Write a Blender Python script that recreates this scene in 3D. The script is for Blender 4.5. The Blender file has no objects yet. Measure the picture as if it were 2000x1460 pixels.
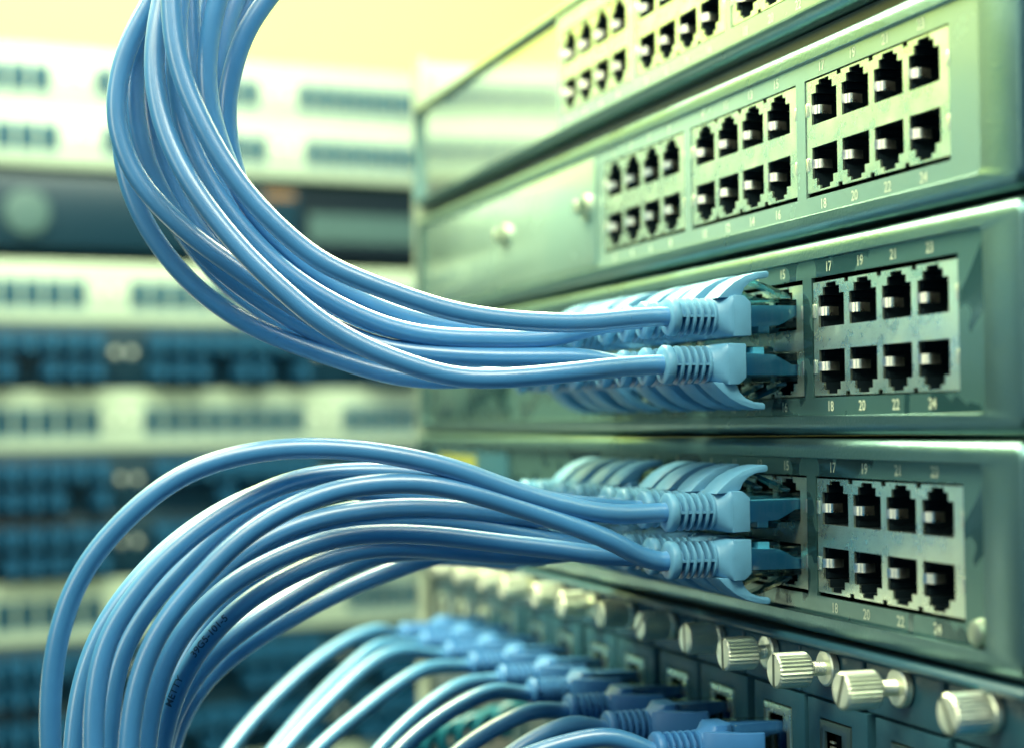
import bpy, bmesh, math, random
from mathutils import Vector, Matrix
random.seed(7)
S = 0.001                                   # everything below is measured in millimetres
scene = bpy.context.scene

# ------------------------------------------------------------------ camera
CAM = Vector((353.34, -183.04, -62.87))
YAW, PITCH, ROLL = 1.2619, 0.0278, -0.0113
FPX = 3408.5                                # focal length for a 2000 px wide frame
FWD = Vector((-math.sin(YAW)*math.cos(PITCH), math.cos(YAW)*math.cos(PITCH), math.sin(PITCH)))
_r = FWD.cross(Vector((0, 0, 1))).normalized()
_u = _r.cross(FWD)
RGT = _r*math.cos(ROLL) + _u*math.sin(ROLL)
UPV = -_r*math.sin(ROLL) + _u*math.cos(ROLL)
cd = bpy.data.cameras.new('camera'); cam = bpy.data.objects.new('camera', cd)
scene.collection.objects.link(cam)
cam.matrix_world = Matrix(((RGT.x, UPV.x, -FWD.x, CAM.x*S), (RGT.y, UPV.y, -FWD.y, CAM.y*S),
                           (RGT.z, UPV.z, -FWD.z, CAM.z*S), (0, 0, 0, 1)))
cd.sensor_width = 36.0; cd.lens = FPX/2000*36
cd.clip_start = 0.01; cd.clip_end = 20
cd.dof.use_dof = True; cd.dof.focus_distance = 0.388
cd.dof.aperture_fstop = 8.2; cd.dof.aperture_blades = 8
scene.camera = cam

# ------------------------------------------------------------------ world, lamps, exposure
w = bpy.data.worlds.new('World'); scene.world = w; w.use_nodes = True
w.node_tree.nodes['Background'].inputs[0].default_value = (0.002, 0.21, 0.44, 1)
w.node_tree.nodes['Background'].inputs[1].default_value = 0.58
def area(name, loc, aim, sx, sy, watts, col):
    l = bpy.data.lights.new(name, 'AREA'); l.shape = 'RECTANGLE'; l.size = sx; l.size_y = sy
    l.energy = watts; l.color = col
    o = bpy.data.objects.new(name, l); scene.collection.objects.link(o)
    o.location = loc
    o.rotation_euler = (Vector(aim)-Vector(loc)).to_track_quat('-Z', 'Y').to_euler()
    return o
area('ceiling_lamp', (-0.21, -0.09, 0.24), (-0.10, -0.05, 0.0), 0.50, 0.18, 11.0, (1.0, 0.98, 0.58))
area('side_lamp', (0.21, -0.08, 0.25), (0.0, -0.03, -0.04), 0.20, 0.10, 1.3, (1.0, 1.0, 0.74))
area('top_lamp', (0.40, -0.52, 0.66), (-0.08, -0.14, 0.0), 0.55, 0.45, 8.5, (1.0, 0.98, 0.62))
area('front_lamp', (0.28, -1.0, 0.22), (-0.05, -0.12, 0.0), 0.16, 0.60, 2.8, (1.0, 0.97, 0.62))
area('low_fill', (-0.70, -0.27, -0.225), (-0.05, -0.01, -0.12), 0.32, 0.07, 0.26, (1.0, 0.98, 0.62))  # added unseen lamp, brightens the thumb screw ends
area('wall_fill', (-1.0, -0.3, 1.3), (-1.9, -0.3, 0.3), 2.0, 0.8, 82.0, (0.98, 1.0, 0.30))  # added unseen lamp that washes the wall bright
area('rack_fill', (-0.46, -0.10, 0.48), (-0.87, -0.05, 0.02), 0.9, 0.25, 6.4, (0.93, 1.0, 0.72)).data.spread = math.radians(120)  # added unseen lamp to brighten the back rack
scene.view_settings.view_transform = 'Standard'; scene.view_settings.look = 'None'
scene.view_settings.exposure = 0; scene.view_settings.gamma = 1
scene.view_settings.use_curve_mapping = False
scene.cycles.max_bounces = 10; scene.cycles.transparent_max_bounces = 16
scene.cycles.use_denoising = True

# ------------------------------------------------------------------ helpers
col = scene.collection
def ray(px, py): return FWD + RGT*((px-1000)/FPX) - UPV*((py-730)/FPX)
def at(px, py, d): return CAM + ray(px, py)*d
def depth_of(P): return (P-CAM).dot(FWD)

def empty(name, loc=(0, 0, 0), label=None, cat=None, group=None, kind=None, rz=0):
    o = bpy.data.objects.new(name, None); col.objects.link(o)
    o.location = Vector(loc)*S; o.rotation_euler = (0, 0, rz); o.empty_display_size = 0.005
    return tag(o, label, cat, group, kind)
def tag(o, label=None, cat=None, group=None, kind=None):
    if label: o['label'] = label
    if cat: o['category'] = cat
    if group: o['group'] = group
    if kind: o['kind'] = kind
    return o

class MB:
    """collects millimetre geometry, then links it as ONE mesh object"""
    def __init__(s): s.v = []; s.f = []
    def add(s, verts, faces):
        n = len(s.v); s.v += [tuple(p) for p in verts]; s.f += [tuple(i+n for i in q) for q in faces]; return s
    def box(s, x0, x1, y0, y1, z0, z1):
        return s.add([(x0,y0,z0),(x1,y0,z0),(x1,y1,z0),(x0,y1,z0),(x0,y0,z1),(x1,y0,z1),(x1,y1,z1),(x0,y1,z1)],
                     [(0,1,5,4),(1,2,6,5),(2,3,7,6),(3,0,4,7),(4,5,6,7),(3,2,1,0)])
    def prism(s, poly, x0, x1):               # (y, z) outline pushed along x
        n = len(poly)
        v = [(x0, a, b) for a, b in poly] + [(x1, a, b) for a, b in poly]
        f = [tuple(range(n)), tuple(range(2*n-1, n-1, -1))] + [(i, (i+1) % n, n+(i+1) % n, n+i) for i in range(n)]
        return s.add(v, f)
    def lathe(s, prof, n=24, cx=0, cz=0, knurl=0, kr=(0, 0)):   # (y, r) profile turned about y
        v = []; f = []
        for y, r in prof:
            for i in range(n):
                a = 2*math.pi*i/n
                rr = r
                if knurl and kr[0] <= y <= kr[1]: rr = r - (knurl if i % 2 else 0)
                v.append((cx+rr*math.cos(a), y, cz+rr*math.sin(a)))
        m = len(prof)
        for k in range(m-1):
            for i in range(n):
                j = (i+1) % n
                f.append((k*n+i, k*n+j, (k+1)*n+j, (k+1)*n+i))
        f.append(tuple(range(n))); f.append(tuple((m-1)*n+i for i in reversed(range(n))))
        return s.add(v, f)
    def loops(s, loops, cap0=False, cap1=False):
        n = len(loops[0]); b = len(s.v); v = [p for L in loops for p in L]; f = []
        for k in range(len(loops)-1):
            for i in range(n):
                j = (i+1) % n
                f.append((k*n+i, k*n+j, (k+1)*n+j, (k+1)*n+i))
        if cap0: f.append(tuple(range(n)))
        if cap1: f.append(tuple((len(loops)-1)*n+i for i in range(n)))
        return s.add(v, f)
    def tube(s, pts, r, n=16, caps=True):
        L = []; up = Vector((0.3, 0.2, 1)).normalized(); prev = None
        for i, p in enumerate(pts):
            t = (pts[min(i+1, len(pts)-1)]-pts[max(i-1, 0)]).normalized()
            if prev is None: a = up.cross(t).normalized()
            else: a = (prev - t*prev.dot(t)).normalized()
            prev = a; b = t.cross(a)
            L.append([p+a*(r*math.cos(2*math.pi*k/n))+b*(r*math.sin(2*math.pi*k/n)) for k in range(n)])
        return s.loops(L, caps, caps)
    def build(s, name, mat, parent=None, bevel=0, seg=2, smooth=None, ang=35, M=None):
        bm = bmesh.new()
        vs = [bm.verts.new((M @ Vector(p)) if M else p) for p in s.v]
        for q in s.f:
            try: bm.faces.new([vs[i] for i in q])
            except ValueError: pass
        bmesh.ops.remove_doubles(bm, verts=bm.verts, dist=1e-4)
        bmesh.ops.recalc_face_normals(bm, faces=bm.faces)
        if bevel:
            es = [e for e in bm.edges if len(e.link_faces) == 2 and e.calc_face_angle(0) > math.radians(28)]
            bmesh.ops.bevel(bm, geom=es, offset=bevel, segments=seg, profile=0.5, affect='EDGES', clamp_overlap=True)
        bmesh.ops.scale(bm, vec=(S, S, S), verts=bm.verts)
        me = bpy.data.meshes.new(name); bm.to_mesh(me); bm.free()
        if smooth or bevel:
            for p in me.polygons: p.use_smooth = True
            me.set_sharp_from_angle(angle=math.radians(ang))
        me.materials.append(mat)
        o = bpy.data.objects.new(name, me); col.objects.link(o)
        if parent: o.parent = parent
        return o

def cells(xs, zs, hole, y0, y1, solid=True):
    """sheet on a grid with rectangular holes: front at y0, edges back to y1.  solid=False keeps the holes instead (a pit)"""
    mb = MB(); xs = sorted(set(round(a, 4) for a in xs)); zs = sorted(set(round(a, 4) for a in zs))
    nx, nz = len(xs)-1, len(zs)-1
    def inh(i, k):
        if i < 0 or k < 0 or i >= nx or k >= nz: return not solid and False or (True if solid else False)
        cx, cz = (xs[i]+xs[i+1])/2, (zs[k]+zs[k+1])/2
        return any(a < cx < b and c < cz < d for a, b, c, d in hole)
    for i in range(nx):
        for k in range(nz):
            h = inh(i, k)
            if (not h) == solid:
                x0, x1, z0, z1 = xs[i], xs[i+1], zs[k], zs[k+1]
                yf = y0 if solid else y1
                mb.add([(x0,yf,z0),(x1,yf,z0),(x1,yf,z1),(x0,yf,z1)], [(0,1,2,3)])
                for (di, dk, a, b) in ((-1,0,(x0,z0),(x0,z1)), (1,0,(x1,z0),(x1,z1)), (0,-1,(x0,z0),(x1,z0)), (0,1,(x0,z1),(x1,z1))):
                    ii, kk = i+di, k+dk
                    out = ii < 0 or kk < 0 or ii >= nx or kk >= nz
                    if out or inh(ii, kk) != h:
                        mb.add([(a[0],y0,a[1]),(b[0],y0,b[1]),(b[0],y1,b[1]),(a[0],y1,a[1])], [(0,1,2,3)])
    return mb

def rrect(x0, x1, z0, z1, r, y, n=5):
    L = []
    for cx, cz, a0 in ((x1-r, z1-r, 0), (x0+r, z1-r, 90), (x0+r, z0+r, 180), (x1-r, z0+r, 270)):
        for k in range(n+1):
            a = math.radians(a0+90*k/n); L.append((cx+r*math.cos(a), y, cz+r*math.sin(a)))
    return L

def text_mesh(items, name, mat, parent, y, size, sx=0.78):
    """items: (string, x, z) centred; one mesh of flat raised lettering facing -y"""
    mb = MB(); dg = bpy.context.evaluated_depsgraph_get()
    cache = {}
    for s, x, z in items:
        if s not in cache:
            c = bpy.data.curves.new('t', 'FONT'); c.body = s; c.size = size; c.align_x = 'CENTER'; c.align_y = 'CENTER'
            c.resolution_u = 3; c.offset = 0.012*size
            o = bpy.data.objects.new('t', c); col.objects.link(o); dg.update()
            m = o.evaluated_get(dg).to_mesh()
            cache[s] = ([tuple(v.co) for v in m.vertices], [tuple(p.vertices) for p in m.polygons])
            o.evaluated_get(dg).to_mesh_clear(); bpy.data.objects.remove(o); bpy.data.curves.remove(c)
        vs, fs = cache[s]
        mb.add([(x+a*sx, y, z+b) for a, b, _ in vs], fs)
    return mb.build(name, mat, parent)

def spline(pts, step=2.0):
    P = [pts[0]*2-pts[1]] + pts + [pts[-1]*2-pts[-2]]
    out = []
    for i in range(1, len(P)-2):
        p0, p1, p2, p3 = P[i-1:i+3]
        t01 = max((p1-p0).length, 1e-3)**0.5; t12 = max((p2-p1).length, 1e-3)**0.5; t23 = max((p3-p2).length, 1e-3)**0.5
        m1 = (p2-p1) + t12*((p1-p0)/t01 - (p2-p0)/(t01+t12))
        m2 = (p2-p1) + t12*((p3-p2)/t23 - (p3-p1)/(t12+t23))
        n = max(2, int((p2-p1).length/step))
        for k in range(n):
            t = k/n
            out.append((2*t**3-3*t*t+1)*p1 + (t**3-2*t*t+t)*m1 + (-2*t**3+3*t*t)*p2 + (t**3-t*t)*m2)
    out.append(pts[-1])
    for _ in range(10):                                        # ease out hand-traced wobble
        out = [out[0]]+[out[1]] + [out[i]*0.5+(out[i-1]+out[i+1])*0.25 for i in range(2, len(out)-1)] + [out[-1]]
    return out

# ------------------------------------------------------------------ materials
def mat(name, base, rough=0.4, metal=0.0, bump=None, spec=0.5, var=None, speck=None, rvar=None, film=None, coat=0.0, crough=0.08):
    m = bpy.data.materials.new(name); m.use_nodes = True
    nt = m.node_tree; b = nt.nodes['Principled BSDF']; L = nt.links.new
    b.inputs['Base Color'].default_value = (*base, 1); b.inputs['Roughness'].default_value = rough
    b.inputs['Metallic'].default_value = metal; b.inputs['Specular IOR Level'].default_value = spec
    b.inputs['Coat Weight'].default_value = coat; b.inputs['Coat Roughness'].default_value = crough
    tc = nt.nodes.new('ShaderNodeTexCoord')
    def noise(scale, detail=3, rough=0.5, vec=None, dist=0):
        n = nt.nodes.new('ShaderNodeTexNoise'); n.inputs['Scale'].default_value = scale
        n.inputs['Detail'].default_value = detail; n.inputs['Roughness'].default_value = rough
        n.inputs['Distortion'].default_value = dist
        L(vec or tc.outputs['Object'], n.inputs['Vector']); return n.outputs['Fac']
    def ramp(sock, a, b_, lo=0.0, hi=1.0):
        r = nt.nodes.new('ShaderNodeMapRange'); r.inputs[1].default_value = a; r.inputs[2].default_value = b_
        r.inputs[3].default_value = lo; r.inputs[4].default_value = hi; L(sock, r.inputs[0]); return r.outputs[0]
    def mix(fac, A, B):
        x = nt.nodes.new('ShaderNodeMix'); x.data_type = 'RGBA'; L(fac, x.inputs[0])
        for sck, val in ((x.inputs[6], A), (x.inputs[7], B)):
            if isinstance(val, tuple): sck.default_value = (*val, 1)
            else: L(val, sck)
        return x.outputs[2]
    c = base
    if var:      # (scale, amount): broad uneven tone
        c = mix(ramp(noise(var[0], 4, 0.6), 0.3, 0.7), tuple(x*(1-var[1]) for x in base), tuple(min(1, x*(1+var[1])) for x in base))
    if speck:    # (scale, colour, threshold): fine pits or dust
        c = mix(ramp(noise(speck[0], 2), speck[2], speck[2]+0.06), c, speck[1])
    if film:     # protective film with lifted patches: curled outlines, different sheen
        f = ramp(noise(film[0], 2, 0.5, None, 2.2), 0.47, 0.485)
        c = mix(f, c, film[1])
        L(ramp(f, 0, 1, rough, film[2]), b.inputs['Roughness'])
    if not isinstance(c, tuple): L(c, b.inputs['Base Color'])
    if rvar: L(ramp(noise(rvar[0], 5, 0.65), 0.3, 0.7, rough*(1-rvar[1]), rough*(1+rvar[1])), b.inputs['Roughness'])
    if bump:     # (scale, strength, distance mm)
        bn = nt.nodes.new('ShaderNodeBump'); bn.inputs['Strength'].default_value = bump[1]
        bn.inputs['Distance'].default_value = bump[2]*S
        L(noise(bump[0], 3, 0.6), bn.inputs['Height']); L(bn.outputs[0], b.inputs['Normal'])
    return m

M_JACKET = mat('cable_jacket', (0.05, 0.215, 0.47), 0.36, spec=1.0, coat=0.6, crough=0.30, bump=(900, 0.25, 0.05), var=(60, 0.10), speck=(1300, (0.03, 0.10, 0.2), 0.74))
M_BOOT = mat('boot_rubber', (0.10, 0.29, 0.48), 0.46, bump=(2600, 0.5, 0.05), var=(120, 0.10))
M_BOOT_DIM = mat('boot_rubber_dim', (0.035, 0.165, 0.42), 0.46, bump=(2600, 0.5, 0.05), var=(120, 0.10))  # darker blue stands in for dimmer light on the line card plugs
M_INSERT = mat('wire_insert_blue', (0.10, 0.50, 0.74), 0.4, bump=(1200, 0.4, 0.1))
M_BEZEL = mat('bezel_paint', (0.11, 0.22, 0.235), 0.33, metal=0.88, bump=(1300, 0.9, 0.12), rvar=(40, 0.25))
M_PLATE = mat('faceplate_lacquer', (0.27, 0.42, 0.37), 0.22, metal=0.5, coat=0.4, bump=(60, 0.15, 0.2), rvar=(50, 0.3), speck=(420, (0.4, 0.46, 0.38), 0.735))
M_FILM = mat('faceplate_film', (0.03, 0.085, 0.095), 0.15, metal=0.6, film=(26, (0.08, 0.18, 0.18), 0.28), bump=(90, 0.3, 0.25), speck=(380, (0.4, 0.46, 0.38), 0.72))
M_SHIELD = mat('tinned_steel', (0.74, 0.90, 0.76), 0.30, metal=0.95, speck=(4200, (0.42, 0.46, 0.40), 0.60), rvar=(150, 0.35), bump=(1400, 0.15, 0.05))
M_TAB = mat('spring_steel', (0.86, 0.88, 0.76), 0.38, metal=1.0, rvar=(200, 0.4))
M_BLACK = mat('socket_plastic', (0.006, 0.013, 0.018), 0.32, bump=(500, 0.2, 0.1))
M_PRINT = mat('printed_white', (0.50, 0.58, 0.46), 0.5)
M_INK = mat('printed_ink', (0.008, 0.035, 0.08), 0.5)
M_CARD = mat('card_paint', (0.02, 0.08, 0.12), 0.38, bump=(1700, 0.5, 0.07), rvar=(60, 0.25))
M_NICKEL = mat('nickel', (0.84, 0.89, 0.76), 0.40, metal=0.85, rvar=(300, 0.4), bump=(1500, 0.15, 0.05))
M_GLOSS = mat('smoked_panel', (0.42, 0.52, 0.45), 0.07, metal=0.8, coat=0.5, bump=(30, 0.05, 0.3))
M_DARK = mat('dark_enamel', (0.006, 0.030, 0.050), 0.35)
M_STEEL = mat('rack_steel', (0.33, 0.42, 0.36), 0.42, metal=0.3, rvar=(30, 0.3))
M_PANEL = mat('grey_panel', (0.47, 0.59, 0.44), 0.38, rvar=(20, 0.3), var=(12, 0.08))
M_BPORT = mat('blue_port', (0.008, 0.10, 0.17), 0.6, spec=0.2)
M_BPLUG = mat('blue_plug', (0.002, 0.062, 0.14), 0.6, spec=0.25)
M_YEL = mat('yellow_sticker', (0.26, 0.29, 0.05), 0.5)
M_TEAL = mat('teal_cord', (0.01, 0.17, 0.24), 0.4)
M_WALL = mat('cream_wall', (0.88, 0.90, 0.50), 0.9, spec=0.0)
M_FLOOR = mat('dark_floor', (0.02, 0.045, 0.05), 0.6)
M_DULL = mat('dull_steel', (0.36, 0.44, 0.36), 0.4, metal=0.8)
M_CARDL = mat('grille_paint', (0.06, 0.125, 0.12), 0.5)
M_ORANGE = mat('orange_sticker', (0.22, 0.12, 0.05), 0.5)

def clear_plastic():
    m = bpy.data.materials.new('clear_plastic'); m.use_nodes = True
    nt = m.node_tree; nt.nodes.remove(nt.nodes['Principled BSDF']); L = nt.links.new
    out = nt.nodes['Material Output']
    t = nt.nodes.new('ShaderNodeBsdfTransparent'); t.inputs[0].default_value = (0.90, 0.95, 0.96, 1)
    g = nt.nodes.new('ShaderNodeBsdfGlossy'); g.inputs['Roughness'].default_value = 0.08
    g.inputs['Color'].default_value = (0.55, 0.62, 0.6, 1)
    fr = nt.nodes.new('ShaderNodeFresnel'); fr.inputs[0].default_value = 1.5
    add = nt.nodes.new('ShaderNodeMath'); add.operation = 'MULTIPLY_ADD'; add.inputs[1].default_value = 1.0; add.inputs[2].default_value = 0.03
    mx = nt.nodes.new('ShaderNodeMixShader')
    L(fr.outputs[0], add.inputs[0]); L(add.outputs[0], mx.inputs[0]); L(t.outputs[0], mx.inputs[1]); L(g.outputs[0], mx.inputs[2])
    L(mx.outputs[0], out.inputs[0]); return m
M_CLEAR = clear_plastic()

# ------------------------------------------------------------------ the setting
def slab(name, x0, x1, y0, y1, z0, z1, m):
    return tag(MB().box(x0, x1, y0, y1, z0, z1).build(name, m), kind='structure')
slab('wall', -1950, -1900, -2600, 1600, -900, 1700, M_WALL)
slab('floor', -1900, 900, -2600, 1600, -960, -900, M_FLOOR)

# ------------------------------------------------------------------ switches
P = 13.97; GW, GG, GH = 59.3, 4.96, 12.6
def port_rects(cx, up):
    r = [(cx-5.82, cx+5.82, 2.55, 9.6), (cx-3.8, cx+3.8, 9.6, 11.3), (cx-2.3, cx+2.3, 11.3, 12.2)]
    return r if up else [(a, b, -d, -c) for a, b, c, d in r]

_pb = {}
def port_block(parent, gx, cz, name='port_block'):
    """stacked block of eight sockets: face shield, sockets, spring tabs"""
    key = 'pb'
    blk = None
    if key not in _pb:
        holes = []; per = []
        for i in range(4):
            cx = 2.4+5.82+P*i
            for up in (True, False):
                r = port_rects(cx, up); holes += r; per.append((cx, up, r))
        for i in range(3):
            cx = 2.4+5.82+P*i+P/2
            holes += [(cx-0.9, cx+0.9, 11.75, 12.6), (cx-0.9, cx+0.9, -12.6, -11.75)]
        xs = [0, GW] + [a for h in holes for a in h[:2]]; zs = [-GH, GH] + [a for h in holes for a in h[2:]]
        sh = cells(xs, zs, holes, 0.25, 0.75)
        sh.box(0, GW, 14.0, 14.4, -GH, GH)
        sock = {}
        for up in (True, False):
            r = port_rects(0, up)
            pit = cells([a for h in r for a in h[:2]], [a for h in r for a in h[2:]], r, 0.76, 13.5, solid=False)
            sg = 1 if up else -1
            for za, zb in ((2.7, 3.9), (8.2, 9.4)):                 # moulded ledges on the side wall
                lo, hi = sorted((sg*za, sg*zb)); pit.box(-5.8, -5.3, 1.3, 12, lo, hi)
            lo, hi = sorted((sg*2.6, sg*4.4)); pit.box(-5.0, 5.0, 6.5, 13, lo, hi)
            sock[up] = pit
        tab = {}
        for up in (True, False):
            sg = 1 if up else -1; zc = sg*6.1
            path = [(-5.82, 0.1), (-5.45, 0.95), (-4.7, 1.2), (-4.15, 1.5), (-4.0, 2.2), (-4.4, 4.5)]
            mb = MB(); h = 1.0
            v = [(x, y, zc-h) for x, y in path] + [(x, y, zc+h) for x, y in path]; n = len(path)
            mb.add(v, [(i, i+1, n+i+1, n+i) for i in range(n-1)])
            tab[up] = mb
        _pb[key] = (sh, per, sock, tab)
        e = sh.build(name, M_SHIELD, parent, smooth=False)
        e.location = Vector((gx, 0, cz))*S
        S1 = {u: sock[u].build('socket', M_BLACK) for u in sock}
        T1 = {u: tab[u].build('spring_tab', M_TAB, smooth=True, ang=60) for u in tab}
        clip = MB().box(0, 0.9, -0.1, 0.6, -1.5, 1.5).build('side_clip', M_TAB, bevel=0.1)
        _pb['S'] = S1; _pb['T'] = T1; _pb['clip'] = clip; _pb['shield'] = e
        first = True
    else:
        e = _pb['shield'].copy(); col.objects.link(e); e.parent = parent; e.location = Vector((gx, 0, cz))*S; first = False
    sh, per, sock, tab = _pb[key]
    used = {True: not first, False: not first}; usedt = dict(used)
    for cx, up, r in per:
        for src, fl in ((_pb['S'], used), (_pb['T'], usedt)):
            o = src[up]
            if fl[up]: o = o.copy(); col.objects.link(o)
            fl[up] = True
            o.parent = e; o.location = Vector((cx, 0, 0))*S
    fc = not first
    for x in (0.15, GW-0.5):
        for z in (6.2, -6.2):
            o = _pb['clip']
            if fc: o = o.copy(); col.objects.link(o)
            fc = True; o.parent = e; o.location = Vector((x, 0, z))*S
    return e

def thumb_screw(parent, x, z, y, out, rot, part='thumb_screw', R=3.9, length=8.0, m=None):
    """knurled captive screw: knob > slot face; shaft and washer"""
    m = m or M_NICKEL
    e = MB()
    n = 52
    prof = [(-length, R-0.9), (-length+0.05, R-0.55), (-length+0.45, R), (-0.5, R), (-0.05, R-0.4), (0, R-0.9)]
    prof = [(a-out, b) for a, b in prof]
    e.lathe(prof, n, knurl=0.36, kr=(prof[2][0]-0.01, prof[3][0]+0.01))
    o = e.build(part, m, parent, smooth=True, ang=25)
    o.location = Vector((x, y, z))*S; o.rotation_euler = (0, rot, 0)
    # slot cut across the face: a dark strip bedded in the knob's end
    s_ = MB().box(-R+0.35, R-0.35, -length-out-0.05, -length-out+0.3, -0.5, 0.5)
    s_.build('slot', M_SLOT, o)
    sh = MB(); prof = []
    yy = -out-0.2
    while yy < -0.3: prof += [(yy, 1.45), (yy+0.3, 1.7)]; yy += 0.6
    prof += [(0, 1.6)]
    sh.lathe(prof, 20); sh.build('shaft', M_NICKEL, o, smooth=True, ang=20)
    MB().lathe([(-1.5, 2.4), (-1.5, 3.6), (-1.2, 4.05), (-0.2, 4.1), (0.2, 4.1)], 36).build('washer', m, o, smooth=True, ang=30)
    return o
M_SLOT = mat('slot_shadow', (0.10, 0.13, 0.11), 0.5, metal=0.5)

def bezel(parent, x0, x1, z0, z1, ix, iz, m, yf=-1.0, r=2.6, yb=150):
    L = [rrect(x0, x1, z0, z1, 3.0, yb)]
    L.append(rrect(x0, x1, z0, z1, 3.0, yf+r))
    for k in range(1, 7):
        a = math.radians(15*k); i = r*(1-math.cos(a))
        L.append(rrect(x0+i*0.4, x1-i*0.4, z0+i, z1-i, max(0.4, 3.0-i*0.5), yf+r-r*math.sin(a)))
    L.append(rrect(x0+ix[0]-0.2, x1-ix[1]+0.2, z0+iz-0.16, z1-iz+0.16, 1.6, yf))
    L.append(rrect(x0+ix[0]-0.03, x1-ix[1]+0.03, z0+iz-0.03, z1-iz+0.03, 1.5, yf+0.12))
    L.append(rrect(x0+ix[0], x1-ix[1], z0+iz, z1-iz, 1.5, yf+0.4))
    L.append(rrect(x0+ix[0], x1-ix[1], z0+iz, z1-iz, 1.5, 1.2))
    return MB().loops(L, True, False).build('bezel', m, parent, smooth=True, ang=40)

def make_switch(name, label, cz, x3, plate_mat, left=-346, right=84.5, h=21.7, shield_dz=0.0, blank=True, num_y=-0.06, gap=GW+GG, yf=-1.0):
    t = empty(name, (0, 0, cz), label, 'network switch', 'network switches stacked in the near rack')
    gx = [x3-2*gap, x3-gap, x3]
    bezel(t, left, right, -h, h, (10, 13.2), 4.4, M_BEZEL, yf=yf)
    holes = [(g-0.35, g+GW+0.35, -13.3, 13.3) for g in gx]
    xs = [left+8, right-11.5] + [a for q in holes for a in q[:2]]
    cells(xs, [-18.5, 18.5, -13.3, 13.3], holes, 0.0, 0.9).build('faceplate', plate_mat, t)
    for g in gx: port_block(t, g, shield_dz)
    items = []
    for k, g in enumerate(gx):
        for i in range(4):
            n = 8*k+2*i+1; x = g+2.4+5.82+P*i-0.4
            items += [(str(n), x, 15.25), (str(n+1), x, -15.4)]
    text_mesh(items, 'port_lettering', M_PRINT, t, num_y, 3.1, 0.95)
    return t, gx

sw2, gx2 = make_switch('network_switch', 'grey switch with empty ports numbered 1 to 24, two thumb screws on its left', 0.0, 0.0, M_PLATE, shield_dz=0.35)
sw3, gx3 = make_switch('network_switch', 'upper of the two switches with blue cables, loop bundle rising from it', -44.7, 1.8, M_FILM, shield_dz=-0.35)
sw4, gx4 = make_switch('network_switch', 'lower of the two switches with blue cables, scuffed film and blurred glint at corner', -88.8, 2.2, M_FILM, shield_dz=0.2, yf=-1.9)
# blank panel on the empty switch
MB().box(-332, -134, -0.9, -0.02, -16.0, 16.0).build('blank_panel', M_PLATE, sw2, bevel=0.3)
for x in (-139.6, -221.4): thumb_screw(sw2, x, 1.4, -0.9, 0.3, random.random()*3, R=2.2, length=4.2, m=M_DULL)
# vent module and yellow sticker on the cabled switches
MB().box(-328, -226, -1.0, -0.02, -15.6, 15.6).build('module_cover', M_FILM, sw3, bevel=0.3)
o = MB().box(-326, -224, -1.0, -0.02, -15.6, 15.6).build('module_cover', M_CARD, sw4, bevel=0.3)
MB().box(-312, -262, -1.25, -1.02, 6, 14).build('yellow_sticker', M_YEL, sw4)
# metal stud added for the blurred glint at lower right of the last switch
MB().lathe([(-2.0, 1.6), (-1.6, 2.4), (-0.02, 2.8)], 20).build('glint_stud', M_DULL, sw4, smooth=True).location = Vector((67.5, 0, -14.4))*S

MB().box(-345, 80, 3.5, 140, 21.72, 25.6).build('gap_shade', M_BLACK, sw2)  # black filler standing in for the shade between the two switches
# the top switch: ports set further left, smoked panel at its left end
t1 = empty('network_switch', (0, 0, 46.6), 'topmost switch, cut by the photo edge, smoked glossy panel beside its ports', 'network switch', 'network switches stacked in the near rack')
bezel(t1, -346, 84.5, -20.6, 22.2, (1.2, 13.2), 2.6, M_BEZEL, yf=-1.6, r=3.0)
g1 = [-37.3-2*63.4, -37.3-63.4, -37.3]
holes = [(g-0.15, g+GW+0.15, -13.0, 13.0) for g in g1]
cells([-167, 72.5]+[a for q in holes for a in q[:2]], [-17.9, 19.5, -13, 13], holes, -0.6, 1.0).build('faceplate', M_PLATE, t1)
for g in g1: port_block(t1, g, 0.0).location.y = -0.0006
text_mesh([(str(8*k+2*i+1), g+7.8+P*i, 15.6) for k, g in enumerate(g1) for i in range(4)] +
          [(str(8*k+2*i+2), g+7.8+P*i, -15.6) for k, g in enumerate(g1) for i in range(4)], 'port_lettering', M_PRINT, t1, -0.66, 3.1, 0.95)
MB().box(-344.5, -167.2, 1.0, 3.0, -18.2, 19.8).build('smoked_panel', M_GLOSS, t1)

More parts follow.
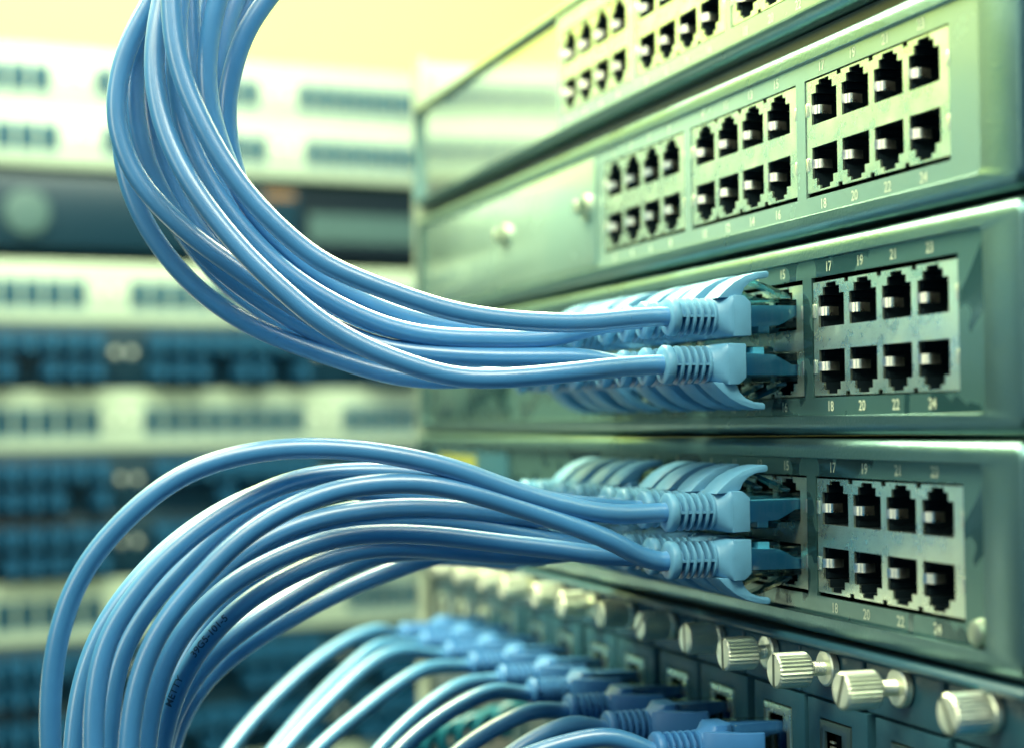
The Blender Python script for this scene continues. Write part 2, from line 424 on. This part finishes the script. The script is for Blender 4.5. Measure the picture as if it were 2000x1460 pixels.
# ------------------------------------------------------------------ chassis with line cards
ch = empty('card_chassis', (0, 0, -112), 'dark card chassis below the cabled switches, rounded lip along its top edge', 'chassis')
L = []
for k in range(9):
    a = math.radians(-100+200*k/8); L.append((-1.2-1.25*math.cos(a), -0.7+1.15*math.sin(a)))
L += [(6, 0.3), (6, -1.5)]
MB().prism(L, -346, 84).build('top_lip', M_CARD, ch, smooth=True, ang=60)
MB().box(-346, 84, 6, 150, -110, -1.6).build('body', M_DARK, ch)
M_FRAME_D = mat('port_frame_dark', (0.10, 0.16, 0.16), 0.3, metal=0.7)
def line_card(bx0, bx1, label, out, rot, slot_l, frame_mat, zs=-117.4, flush=False):
    cx = (bx0+bx1)/2 - 2.5
    t = empty('line_card', (cx, 0, -114), label, 'line card', 'line cards in the chassis under the switches')
    MB().box(bx0-cx, bx1-cx, 0.6, 6, -11.0, 0.1).build('ejector_block', M_CARD, t, bevel=0.7, seg=3)
    lx0, lx1 = bx0+slot_l-cx, bx1+1.2-cx
    pc = (lx0+lx1)/2 - 0.6
    fr = (pc-7.2, pc+7.2, -34.5, -15.4)
    cells([lx0, lx1, fr[0], fr[1]], [-60, -11.5, fr[2], fr[3]], [fr], 1.0, 6).build('card_panel', M_CARD, t, bevel=0.25, seg=2)
    ins = (pc-4.6, pc+3.2, -31.4, -18.0); tabr = (pc+3.2, pc+5.0, -27.7, -21.5)
    f = cells([fr[0]+0.3, fr[1]-0.3]+[ins[0], ins[1], tabr[1]], [fr[2]+0.3, fr[3]-0.3, ins[2], ins[3], tabr[2], tabr[3]], [ins, tabr], 0.7, 3.5).build('port_frame', frame_mat, t, bevel=0.2)
    pit = cells([ins[0], ins[1], tabr[1]], [ins[2], ins[3], tabr[2], tabr[3]], [ins, tabr], 1.4, 13, solid=False)
    pit.build('socket', M_BLACK, f)
    c = MB()
    for k in range(8):
        z = (ins[2]+ins[3])/2+(k-3.5)*1.2; c.box(ins[0]+0.1, ins[0]+2.0, 2.0+0, 2.6, z-0.22, z+0.22)
    c.build('contacts', M_NICKEL, f)
    thumb_screw(t, 3.6, zs+114, -0.1, out, rot)
    return t, cx+pc
cards = []
edges = [(49, 79), (17.0, 47), (-12.9, 15.3), (-42.3, -13.6), (-72, -43.6)]
x = -73.4
while x > -330: edges.append((x-28.6, x)); x -= 29.8
ordn = ['first', 'second', 'third', 'fourth', 'fifth', 'sixth', 'seventh', 'eighth', 'ninth', 'tenth', 'eleventh', 'twelfth', 'thirteenth', 'fourteenth', 'fifteenth']
outs = [1.4, 6.0, 5.6, 4.4, 1.2, 1.4, 1.5, 3.0, 1.2, 2.5, 1.2, 1.4, 2.0, 1.3, 1.2]
rots = [1.0, 1.95, 1.57, 1.50, 1.50, 0.85+1.6, 1.2, 1.9, 0.4, 1.3, 2.2, 0.7, 1.5, 1.1, 0.6]
for i, (a, b) in enumerate([(q+5, r_+5) for q, r_ in edges]):
    if i == 0: lab = 'line card at the right end of the chassis, blurred thumb screw screwed home'
    elif i == 1: lab = 'line card second from right, thumb screw drawn far out with pale slanted slot'
    elif i == 2: lab = 'line card third from right, empty dark port below a drawn out thumb screw'
    elif i == 3: lab = 'line card with sharp vertically slotted thumb screw, nearest card with a cable plugged'
    else: lab = 'line card with a cable plugged, %s from the right in the chassis' % ordn[i]
    cards.append(line_card(a, b, lab, outs[i], rots[i], (1.5, 4.0)[i % 2] if i > 3 else (2, 3, 2.4, 4.0)[i], M_FRAME_D if i in (0, 1, 2) else M_SHIELD))

# ------------------------------------------------------------------ patch cables
def plug_parts():
    boot = MB()
    prof = [(-30.0, 2.6), (-30.0, 4.05), (-29.6, 4.4), (-28.2, 4.4), (-27.9, 4.15)]
    for k in range(5):
        y = -27.6+1.72*k
        prof += [(y, 2.4), (y+0.80, 2.4), (y+0.82, 3.95), (y+0.98, 4.25), (y+1.42, 4.25), (y+1.6, 3.95)]
    prof += [(-19.0, 4.15), (-18.6, 4.3)]
    boot.lathe(prof, 36)
    for sx in (-1, 1): boot.box(sx*3.1-0.8, sx*3.1+0.8, -28, -19, -0.28, 0.28)
    n = 40                                                    # round neck lofted into the square block
    def ring(y, e, hx, hz, r):
        L = []
        for i in range(n):
            a = 2*math.pi*i/n; c, s_ = math.cos(a), math.sin(a)
            q = (abs(c)**e+abs(s_)**e)**(-1/e)
            L.append((hx*q*c, y, hz*q*s_))
        return L
    boot.loops([ring(-18.7, 2, 4.25, 4.2, 0), ring(-18.0, 2.3, 4.7, 4.4, 0), ring(-17.2, 3, 5.2, 4.55, 0), ring(-16.4, 8, 5.68, 4.66, 0), ring(-15.9, 12, 5.7, 4.68, 0)], False, True)
    block = MB().prism([(-16.0, -4.68), (-11.6, -4.55), (-11.6, 3.1), (-12.2, 3.6), (-13.4, 4.6), (-16.0, 4.68)], -5.72, 5.72)
    hood = MB().prism([(-19.4, 4.0), (-17.4, 6.0), (-15.2, 7.75), (-12.4, 9.2), (-9.4, 10.1), (-6.8, 10.4), (-6.4, 10.0), (-6.4, 9.2), (-6.8, 8.8), (-9.2, 8.55), (-11.2, 7.7), (-12.6, 6.4), (-13.3, 4.9), (-14.0, 4.3)], -4.4, 4.4)
    con = MB().prism([(-11.6, -3.9), (-5.0, -3.9), (-4.6, -2.7), (9, -2.7), (9, 4.0), (-11.6, 4.0)], -5.75, 5.75)
    ins = MB().prism([(-11.58, 2.4), (8.8, 2.5), (8.8, 0.3), (0, 0.2), (-3.2, -1.5), (-4.6, -2.1), (-11.58, -2.5)], -5.2, 5.2)
    ins.box(-4.6, 4.6, -9.4, -6.7, -3.8, -1.6)
    lat = MB()
    pts = [(-0.4, 4.05, 3.0), (-3.0, 5.3, 3.0), (-7.0, 7.0, 2.0), (-10.6, 8.1, 1.7)]
    L_ = []
    for y, z, hw in pts: L_.append([(-hw, y, z), (hw, y, z), (hw, y+0.15, z+0.8), (-hw, y+0.15, z+0.8)])
    lat.loops(L_, True, True)
    return boot, block, hood, con, ins, lat
BOOT, BLOCK, HOOD, CON, INS, LAT = plug_parts()
ORI = {'up': Matrix.Identity(4), 'down': Matrix.Scale(-1, 4, (0, 0, 1)), 'side': Matrix.Rotation(math.radians(90), 4, 'Y')}
_plug = {}
def plug(root, ori):
    if ori not in _plug:
        M = ORI[ori]
        MBT = M_BOOT_DIM if ori == 'side' else M_BOOT
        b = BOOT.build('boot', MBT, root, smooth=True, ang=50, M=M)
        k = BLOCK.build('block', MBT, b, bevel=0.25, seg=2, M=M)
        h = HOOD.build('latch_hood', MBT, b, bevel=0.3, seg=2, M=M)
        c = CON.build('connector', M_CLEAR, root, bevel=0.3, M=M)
        i = INS.build('wire_insert', M_BOOT_DIM if ori == 'side' else M_INSERT, c, M=M)
        l = LAT.build('latch', M_CLEAR, c, M=M)
        _plug[ori] = (b, c); return
    for src in _plug[ori]:
        o = src.copy(); col.objects.link(o); o.parent = root
        for g in src.children:
            d = g.copy(); col.objects.link(d); d.parent = o

RC = 2.25
def cable(pos, ori, trace, d1, label, group, dmid=None, jit=0.0, straight=7, name='patch_cable', pts3=None):
    """pos: plug axis at the port face (mm); trace: traced centre line, right to left; d1: distance of its far end"""
    root = empty(name, (pos[0], pos[1]-jit, pos[2]), label, 'patch cable', group)
    plug(root, ori)
    o = Vector((pos[0], pos[1]-jit, pos[2]))
    a = o+Vector((0, -29.0, 0)); b = a+Vector((0, -straight, 0))
    d0 = depth_of(b); n = len(trace)
    L = [0]
    for i in range(1, n): L.append(L[-1]+math.hypot(trace[i][0]-trace[i-1][0], trace[i][1]-trace[i-1][1]))
    T = []
    for i, (px, py) in enumerate(trace):
        t = (L[i]+120)/(L[-1]+120)
        if dmid is None: d = d0+(d1-d0)*t
        else: d = (1-t)**2*d0 + 2*t*(1-t)*(2*dmid-(d0+d1)/2) + t*t*d1
        T.append(at(px, py, d))
    d_ = (T[-1]-T[-2]).normalized(); v_ = Vector((0, 0, 1 if d_.z > 0 else -1))
    T.append(T[-1]+(d_*0.7+v_*0.3)*45); T.append(T[-1]+(d_*0.35+v_*0.65)*70); T.append(T[-1]+v_*80)
    P3 = spline([a, b]+T)
    j = MB().tube([p-o for p in P3], RC, 18).build('jacket', M_JACKET, root, smooth=True, ang=60)
    return root, P3, o

def pname(k, row, which):
    if k == 0: return 'blue patch cable in the %s plugged switch, %s row, nearest plug at the right' % (which, row)
    return 'blue patch cable in the %s plugged switch, %s row, %s plug from right' % (which, row, ordn[k])

U = {  # upper bundle: traces from the plug leftwards and up
 'T15': ([(1150,631),(1076,630),(977,624),(879,608),(820,590),(729,557),(651,526),(599,495),(547,448),(495,396),(453,344),(416,286),(388,229),(364,177),(346,120),(336,62),(333,0),(333,-70)], 378, 376),
 'B16': ([(1174,720),(1076,731),(977,739),(879,737),(820,718),(755,697),(677,661),(599,609),(547,562),(495,515),(453,468),(411,416),(375,364),(338,297),(312,224),(300,146),(302,78),(312,20),(330,-60)], 386, 376),
 'T13': ([(1076,661),(977,662),(879,660),(820,655),(729,630),(651,593),(583,552),(520,500),(468,442),(427,390),(396,338),(372,291),(359,255),(349,190),(344,120),(344,60),(350,0),(360,-60)], 388, 388),
 'T11': ([(1080,648),(1000,645),(880,640),(780,617),(700,585),(620,540),(550,480),(492,415),(452,340),(424,267),(406,205),(402,123),(410,60),(423,0),(445,-60)], 384, 392),
 'T9': ([(1000,652),(880,648),(780,630),(690,596),(610,552),(530,492),(470,425),(425,350),(398,260),(382,150),(375,82),(370,0),(372,-60)], 398, 402),
 'B14': ([(1160,698),(1080,698),(928,697),(850,692),(740,678),(650,640),(573,598),(510,557),(442,510),(375,463),(323,416),(281,370),(250,323),(230,260),(224,208),(230,150),(250,85),(285,20),(320,-40)], 392, 390),
 'B12': ([(1150,708),(1040,722),(930,738),(850,742),(770,735),(729,724),(651,698),(573,672),(495,640),(427,599),(364,547),(312,484),(271,416),(247,354),(236,290),(238,210),(255,130),(285,60),(320,0),(350,-60)], 404, 402),
 'B10': ([(1100,712),(960,716),(840,712),(760,702),(680,680),(580,630),(500,580),(420,520),(360,450),(320,390),(292,335),(270,270),(262,208),(263,130),(276,60),(300,0),(330,-60)], 399, 400),
 'B8': ([(1060,708),(950,712),(860,706),(780,692),(700,668),(620,632),(540,588),(460,530),(395,465),(345,390),(310,300),(292,210),(290,130),(300,60),(325,0),(345,-60)], 408, 408),
 'T7': ([(1000,655),(880,655),(780,642),(700,615),(620,570),(550,510),(500,440),(462,350),(444,270),(440,205),(455,134),(473,72),(520,0),(570,-60)], 400, 408),
 'T5': ([(980,660),(860,658),(760,640),(680,608),(600,560),(530,498),(478,425),(445,340),(426,250),(424,160),(436,70),(458,0),(490,-60)], 408, 414),
 'T3': ([(960,664),(850,664),(760,652),(680,625),(600,580),(530,520),(475,445),(440,360),(425,270),(428,180),(445,90),(488,0),(530,-60)], 412, 420),
 'T1': ([(940,670),(840,670),(750,656),(660,624),(580,575),(510,510),(450,430),(405,340),(385,250),(385,150),(395,60),(405,0),(420,-60)], 416, 424),
 'B6': ([(1000,712),(900,716),(800,708),(720,688),(640,652),(560,606),(480,548),(415,480),(365,400),(335,300),(325,200),(330,100),(345,0),(360,-60)], 418, 420),
 'B4': ([(960,716),(860,718),(770,706),(690,682),(610,645),(520,590),(440,520),(375,440),(330,350),(308,250),(310,140),(330,40),(352,-50)], 424, 426),
 'B2': ([(940,720),(850,724),(760,714),(680,694),(600,660),(510,608),(425,540),(360,460),(310,370),(285,270),(285,160),(300,70),(330,0),(350,-60)], 430, 432),
}
Lw = {  # lower bundle
 'T15': ([(1200,1007),(1153,1000),(1107,989),(1060,976),(977,949),(879,911),(820,898),(755,885),(677,876),(599,873),(520,878),(442,893),(364,921),(286,974),(224,1033),(172,1096),(135,1168),(112,1247),(101,1325),(97,1403),(99,1470),(104,1540)], 368, 372),
 'B16': ([(1223,1066),(1176,1047),(1130,1028),(1083,1012),(1026,994),(977,978),(928,962),(879,950),(820,942),(729,944),(651,957),(573,986),(510,1020),(442,1075),(390,1132),(338,1189),(297,1252),(271,1325),(255,1403),(250,1470),(250,1540)], 364, 374),
 'T13': ([(1180,990),(1080,980),(980,958),(880,934),(780,922),(677,921),(599,930),(520,955),(442,997),(364,1054),(302,1111),(250,1179),(208,1247),(190,1325),(182,1403),(183,1470),(186,1540)], 366, 380),
 'B14': ([(1174,1085),(1076,1070),(977,1060),(879,1047),(820,1042),(729,1041),(651,1049),(573,1075),(495,1111),(432,1153),(375,1210),(333,1267),(307,1340),(291,1403),(284,1470),(282,1540)], 384, 388),
 'T11': ([(1120,1016),(1030,1008),(940,998),(820,989),(729,993),(625,1010),(547,1038),(470,1085),(410,1140),(355,1205),(310,1270),(285,1350),(275,1420),(272,1540)], 392, 396),
 'B12': ([(1120,1062),(1030,1045),(930,1024),(820,1013),(730,1015),(651,1025),(573,1050),(495,1090),(442,1127),(380,1180),(330,1245),(300,1320),(285,1400),(278,1470),(276,1540)], 394, 398),
 'T9': ([(1100,1000),(1000,992),(900,980),(800,968),(690,956),(600,952),(530,968),(468,1004),(416,1044),(372,1092),(335,1130),(300,1168),(265,1218),(240,1262),(224,1320),(214,1390),(211,1470),(211,1540)], 384, 396),
 'T7': ([(1080,1004),(980,990),(880,972),(780,952),(680,940),(580,944),(500,964),(420,1003),(345,1055),(290,1105),(245,1158),(208,1210),(182,1262),(163,1312),(150,1380),(142,1470),(140,1540)], 382, 404),
 'B10': ([(1100,1082),(1000,1084),(900,1076),(800,1068),(700,1072),(635,1090),(580,1116),(530,1141),(486,1169),(442,1206),(403,1250),(366,1300),(340,1360),(322,1425),(310,1480),(304,1540)], 404, 402),
 'B8': ([(1080,1086),(990,1086),(900,1076),(805,1076),(729,1082),(677,1106),(573,1166),(495,1215),(416,1278),(375,1330),(344,1382),(326,1429),(315,1480),(308,1540)], 420, 416),
 'B6': ([(1060,1090),(960,1078),(872,1079),(782,1108),(692,1142),(602,1187),(535,1224),(467,1270),(405,1322),(365,1380),(340,1440),(325,1510)], 440, 432),
 'T5': ([(1060,1010),(960,1000),(860,990),(760,985),(660,1000),(570,1032),(490,1075),(420,1130),(365,1190),(320,1260),(292,1340),(276,1420),(268,1540)], 406, 414),
 'T3': ([(1040,1014),(940,1008),(840,1002),(740,1002),(640,1020),(550,1058),(470,1110),(405,1170),(350,1240),(315,1310),(295,1390),(285,1540)], 414, 424),
 'T1': ([(1020,1018),(920,1016),(820,1018),(720,1026),(620,1052),(530,1100),(455,1160),(400,1225),(355,1300),(325,1380),(305,1470),(300,1540)], 422, 432),
 'B4': ([(1040,1092),(940,1085),(840,1078),(740,1090),(650,1120),(560,1165),(485,1212),(420,1262),(370,1325),(340,1390),(320,1460),(312,1540)], 430, 440),
 'B2': ([(1020,1096),(920,1090),(830,1086),(740,1098),(650,1134),(560,1180),(480,1236),(420,1290),(375,1350),(345,1420),(325,1480),(318,1540)], 440, 450),
}
printed = None
for which, tr, gx, cz, grp in (('upper', U, gx3, -44.7, 'blue patch cables looping up from the upper plugged switch'),
                               ('lower', Lw, gx4, -88.8, 'blue patch cables drooping from the lower plugged switch')):
    for k in range(8):
        g = gx[1] if k < 4 else gx[0]; i = 3-(k % 4)
        px = g+2.4+5.82+P*i
        for row, dz, ori, pn in (('top', 5.35, 'up', 15-2*k), ('bottom', -5.5, 'down', 16-2*k)):
            key = ('T%d' if row == 'top' else 'B%d') % pn
            trace, d1, dm = tr[key]
            jit = {('upper', 'T15'): -0.6, ('upper', 'B16'): 0.8, ('lower', 'T15'): 0.6, ('lower', 'B16'): 0.4}.get((which, key), random.uniform(-0.8, 1.0))
            lab = pname(k, row, which)
            if which == 'lower' and key == 'B10': lab = 'blue patch cable in the lower plugged switch with dark printing along its jacket'
            r_, P3, o_ = cable((px, 0, cz+dz), ori, trace, d1, lab, grp, dmid=dm, jit=jit)
            if which == 'lower' and key == 'B10': printed = (r_, P3, o_)

# printing along one jacket, wrapped on its surface
def wrap_text(root, P3, o, s, px_start, size):
    best = min(range(len(P3)), key=lambda i: abs((1000+FPX*(P3[i]-CAM).dot(RGT)/depth_of(P3[i]))-px_start))
    c = bpy.data.curves.new('t', 'FONT'); c.body = s; c.size = size; c.align_y = 'CENTER'; c.offset = 0.03
    ob = bpy.data.objects.new('t', c); col.objects.link(ob); dg = bpy.context.evaluated_depsgraph_get(); dg.update()
    m = ob.evaluated_get(dg).to_mesh()
    bm = bmesh.new(); bm.from_mesh(m)
    bmesh.ops.triangulate(bm, faces=bm.faces)
    bmesh.ops.subdivide_edges(bm, edges=bm.edges, cuts=1)
    V = [tuple(v.co) for v in bm.verts]; bm.verts.index_update(); F = [tuple(v.index for v in f.verts) for f in bm.faces]; bm.free()
    ob.evaluated_get(dg).to_mesh_clear(); bpy.data.objects.remove(ob); bpy.data.curves.remove(c)
    # walk the path from 'best' towards the plug (to the right)
    pts = [P3[i] for i in range(best, -1, -1)]
    Ls = [0]
    for i in range(1, len(pts)): Ls.append(Ls[-1]+(pts[i]-pts[i-1]).length)
    out = []
    for x, y, _ in V:
        k = max(i for i in range(len(Ls)-1) if Ls[i] <= max(0, x))
        f = (x-Ls[k])/(Ls[k+1]-Ls[k]); p = pts[k].lerp(pts[k+1], f)
        t = (pts[k+1]-pts[k]).normalized()
        side = Vector((0.90, -0.40, 0.0)); side = (side-t*side.dot(t)).normalized()
        up = side.cross(t).normalized()
        if up.z < 0: up = -up
        a = y/RC+0.12
        out.append(p+(side*math.cos(a)+up*math.sin(a))*(RC+0.03)-o)
    MB().add(out, F).build('printing', M_INK, root)
wrap_text(*printed, 'METTY        39G5-101-5', 338, 2.4)

# cables in the line cards
B = [
 ([(1210,1432),(1120,1447),(1040,1470),(960,1510),(880,1570)], 395),
 ([(1120,1405),(1066,1430),(1010,1462),(940,1520),(880,1580)], 408),
 ([(1039,1385),(985,1410),(917,1450),(860,1500),(810,1560)], 420),
 ([(962,1347),(895,1378),(827,1423),(775,1470),(720,1540)], 432),
 ([(895,1338),(850,1366),(805,1402),(760,1445),(700,1520)], 446),
 ([(827,1306),(760,1347),(692,1401),(638,1446),(580,1510)], 462),
 ([(770,1272),(715,1302),(652,1360),(602,1410),(545,1475),(510,1530)], 474),
 ([(735,1262),(670,1315),(611,1374),(557,1437),(510,1500)], 500),
 ([(735,1229),(692,1243),(625,1284),(557,1342),(499,1401),(454,1455),(420,1510)], 520),
]
CARDS = [c for c in cards[3:]]
zc = -138.7
for k, (trace, d1) in enumerate(B):
    if k >= len(CARDS): break
    t, pcx = CARDS[k]
    if k == 0: lab = 'blue patch cable in the line card at the lower edge, nearest to the viewer'
    else: lab = 'blue patch cable plugged into a line card, %s from the right of the bottom row' % ordn[k]
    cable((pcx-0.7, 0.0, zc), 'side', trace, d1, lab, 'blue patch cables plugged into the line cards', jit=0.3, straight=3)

# teal coiled cord low behind the card cables
pts = [at(1010, 1400, 560), at(930, 1425, 560), at(860, 1450, 560), at(790, 1500, 560)]
cp = spline(pts, 1.0); H = []
for i, p in enumerate(cp):
    a = i*1.1; H.append(p+Vector((0, math.cos(a)*4.5, math.sin(a)*4.5)))
tag(MB().tube(spline(H, 0.8), 1.7, 8).build('coiled_cord', M_TEAL, smooth=True), 'teal coiled cord low behind the line card cables', 'cord')

# near rack post on the left
t = empty('rack_post', (-352, 0, -60), 'pale steel rack post at the left ends of the stacked switches', 'rack post')
mb = cells([-9, 4, -5.0, -1.0], [-150, 150]+[q for k in range(-9, 9) for q in (k*15.875-3, k*15.875+3)], [(-5.0, -1.0, k*15.875-3, k*15.875+3) for k in range(-9, 9)], 2, 4)
mb.build('post_face', M_STEEL, t); MB().box(-9, -7, 4.02, 60, -150, 150).build('post_side', M_STEEL, t)

# ------------------------------------------------------------------ the blurred rack behind
BO = Vector((-865, -16, 0)); BU = Vector((-0.144, 0.990, 0)).normalized(); BN = Vector((BU.y, -BU.x, 0)); BA = math.atan2(BU.y, BU.x)
def bgp(px, py):
    d = ray(px, py); t_ = (BO-CAM).dot(BN)/d.dot(BN); p = CAM+d*t_
    return (p-BO).dot(BU), p.z
BX0, BX1 = -330, 262
def bg_clusters(px0):
    x0 = bgp(px0, 700)[0]; W8 = 8*14.6+28
    out = []
    k = -2
    while True:
        s_ = x0+k*W8
        for i in range(8):
            x = s_+7.3+14.6*i
            if BX0+12 < x < BX1-12: out.append((x, i))
        k += 1
        if s_ > BX1: break
    gaps = [x0+k*W8-14 for k in range(-3, 4) if BX0+6 < x0+k*W8-14 < BX1-6]
    return out, gaps
bp = None; bs = None
wordrow = ['top', 'second', 'third', 'fourth', 'lowest']
def patch_panel(py, px0, label):
    global bp, bs
    z = bgp(100, py)[1]
    t = empty('patch_bay', BO+Vector((0, 0, z)), label, 'patch panel', 'pale patch panels in the blurred rack', rz=BA)
    ports, gaps = bg_clusters(px0)
    MB().box(BX0, BX1, 0, 12, -20.5, 20.5).build('panel', M_PANEL, t, bevel=1.5)
    for x, i in ports:
        if bp is None:
            m_ = MB().box(-6.0, 6.0, -0.6, -0.02, -9.0, 9.5); m_.build('port', M_BPORT, t); o = bpy.data.objects[-1] if False else t.children[-1]; bp = o
            MB().box(-4.2, 4.2, -0.9, -0.62, -4.6, 3.4).build('port_opening', M_DARK, o)
        else:
            o = bp.copy(); col.objects.link(o); o.parent = t
            for g in bp.children: d = g.copy(); col.objects.link(d); d.parent = o
        o.location = Vector((x, 0, -1.5))*S
    for x in gaps:
        for dx in (-5, 6):
            if bs is None: o = MB().lathe([(-2.2, 0.9), (-1.8, 2.0), (-0.02, 3.0)], 18).build('screw', M_NICKEL, t, smooth=True); bs = o
            else: o = bs.copy(); col.objects.link(o); o.parent = t
            o.location = Vector((x+dx, 0, 0))*S
    return t
plugs_src = None
def plug_row(py, px0, label, plabel, low=True):
    global plugs_src, bs
    z = bgp(100, py)[1]
    t = empty('patch_bay', BO+Vector((0, 6, z)), label, 'patch panel', 'dark patch panels full of blue plugs in the blurred rack', rz=BA)
    MB().box(BX0, BX1, 0, 12, -21.5, 21.5).build('panel', M_DARK, t, bevel=1.5)
    ports, gaps = bg_clusters(px0)
    for x in gaps:
        for dx in (-5, 6):
            o = bs.copy(); col.objects.link(o); o.parent = t; o.location = Vector((x+dx, 0, 2))*S
    R = Matrix.Rotation(BA, 3, 'Z')
    for x, i in ports:
        for zz in ((9, -9) if low else (6,)):
            if zz < 0 and random.random() < 0.25: continue
            if plugs_src is None:
                m_ = MB().box(-5.6, 5.6, -16, -0.1, -6.5, 5.5)
                m_.tube(spline([Vector((0, -15, 0)), Vector((0, -19, -0.5)), Vector((0, -23, -4)), Vector((0, -24, -8))], 2), 2.6, 10)
                o = m_.build('patch_plug', M_BPLUG, None, bevel=0.6); plugs_src = o
            else: o = plugs_src.copy(); col.objects.link(o)
            p = BO+Vector((0, 6, z)) + R @ Vector((x, 0, zz))
            o.location = p*S; o.rotation_euler = (0, 0, BA)
            tag(o, plabel, 'patch plug', 'blue plugs in the blurred rack')
patch_panel(150, 186, 'pale blurred patch panel at the top of the back rack')
patch_panel(265, 201, 'pale blurred patch panel second from the top of the back rack')
patch_panel(570, 252, 'pale blurred patch panel below the dark unit in the back rack')
patch_panel(820, 278, 'pale blurred patch panel between two blue plug rows of the back rack')
patch_panel(1195, 282, 'lowest pale blurred patch panel of the back rack')
plug_row(695, 262, 'dark blurred panel of blue plugs under the third pale panel', 'blurred blue plug in the topmost blue row of the back rack')
plug_row(945, 272, 'dark blurred panel of blue plugs right below the fourth pale panel', 'blurred blue plug in the second blue row of the back rack')
plug_row(1070, 272, 'dark blurred panel of blue plugs right above the lowest pale panel', 'blurred blue plug in the third blue row of the back rack')
plug_row(1320, 280, 'dark blurred panel of blue plugs right below the lowest pale panel', 'blurred blue plug in the fourth blue row of the back rack')
plug_row(1445, 280, 'dark blurred panel of blue plugs at the bottom of the photo', 'blurred blue plug in the lowest blue row of the back rack')
z = bgp(100, 412)[1]
t = empty('rack_server', BO+Vector((0, 0, z)), 'dark blurred rack unit with a round pale button and grey vents', 'rack unit', rz=BA)
xr = bgp(585, 440)[0]
MB().box(BX0, xr, 0, 60, -25, 24).build('front_panel', M_DARK, t, bevel=1)
MB().lathe([(-4, 12), (-3.5, 14.5), (-0.02, 15.5)], 32).build('round_button', M_CARDL, t, smooth=True).location = Vector((bgp(52, 420)[0], 0, -2))*S
MB().box(xr+0.3, BX1, 2, 60, -25, 24).build('vent_bay', M_BLACK, t)
mb = MB()
x = xr+8
while x < BX1-14: mb.box(x, x+12.5, 0.5, 1.95, -14, 6); x += 13.9
mb.build('vent_grille', M_CARDL, t)
MB().box(xr-26, xr-4, -0.3, -0.02, 15, 21).build('orange_sticker', M_ORANGE, t)
t = empty('equipment_rack', BO+Vector((0, 0, 0)), 'steel uprights of the blurred rack at the back', 'rack frame', rz=BA)
MB().box(BX0-24, BX1+24, 64, 70, -900, 200).build('back_panel', M_DARK, t)
for a in (BX0-24, BX1+2): MB().box(a, a+22, 2, 40, -900, 205).build('upright', M_STEEL, t, bevel=1)

M_DOOR = mat('door_paint', (0.08, 0.24, 0.26), 0.4)
# closed cabinet added next to the blurred rack, for reflections in the glossy fronts
t = empty('cabinet', BO+BU*((BX0-26)*1.0), 'closed cabinet standing beside the blurred rack, outside the frame', 'cabinet', rz=BA)
MB().box(-700, -2, 2, 300, -900, 205).build('body', M_DARK, t, bevel=2)
MB().box(-690, -12, -4, 1.9, -70, 195).build('upper_door', M_DOOR, t, bevel=1)
MB().box(-690, -12, -4, 1.9, -262, -78).build('lower_door', M_DARK, t, bevel=1)
MB().box(-690, -12, -4, 1.9, -890, -272).build('base_door', M_PANEL, t, bevel=1)  # pale panel added to brighten the reflections in the thumb screws
t = empty('reflector_plate', BO+Vector((0, 0, -330)), 'wide pale cover plate low on the blurred rack, below the frame', 'cover plate', rz=BA)  # pale plate added out of view, to be mirrored by the screw ends
MB().box(BX0, BX1, 0, 12, -90, 85).build('plate', M_PANEL, t, bevel=1)
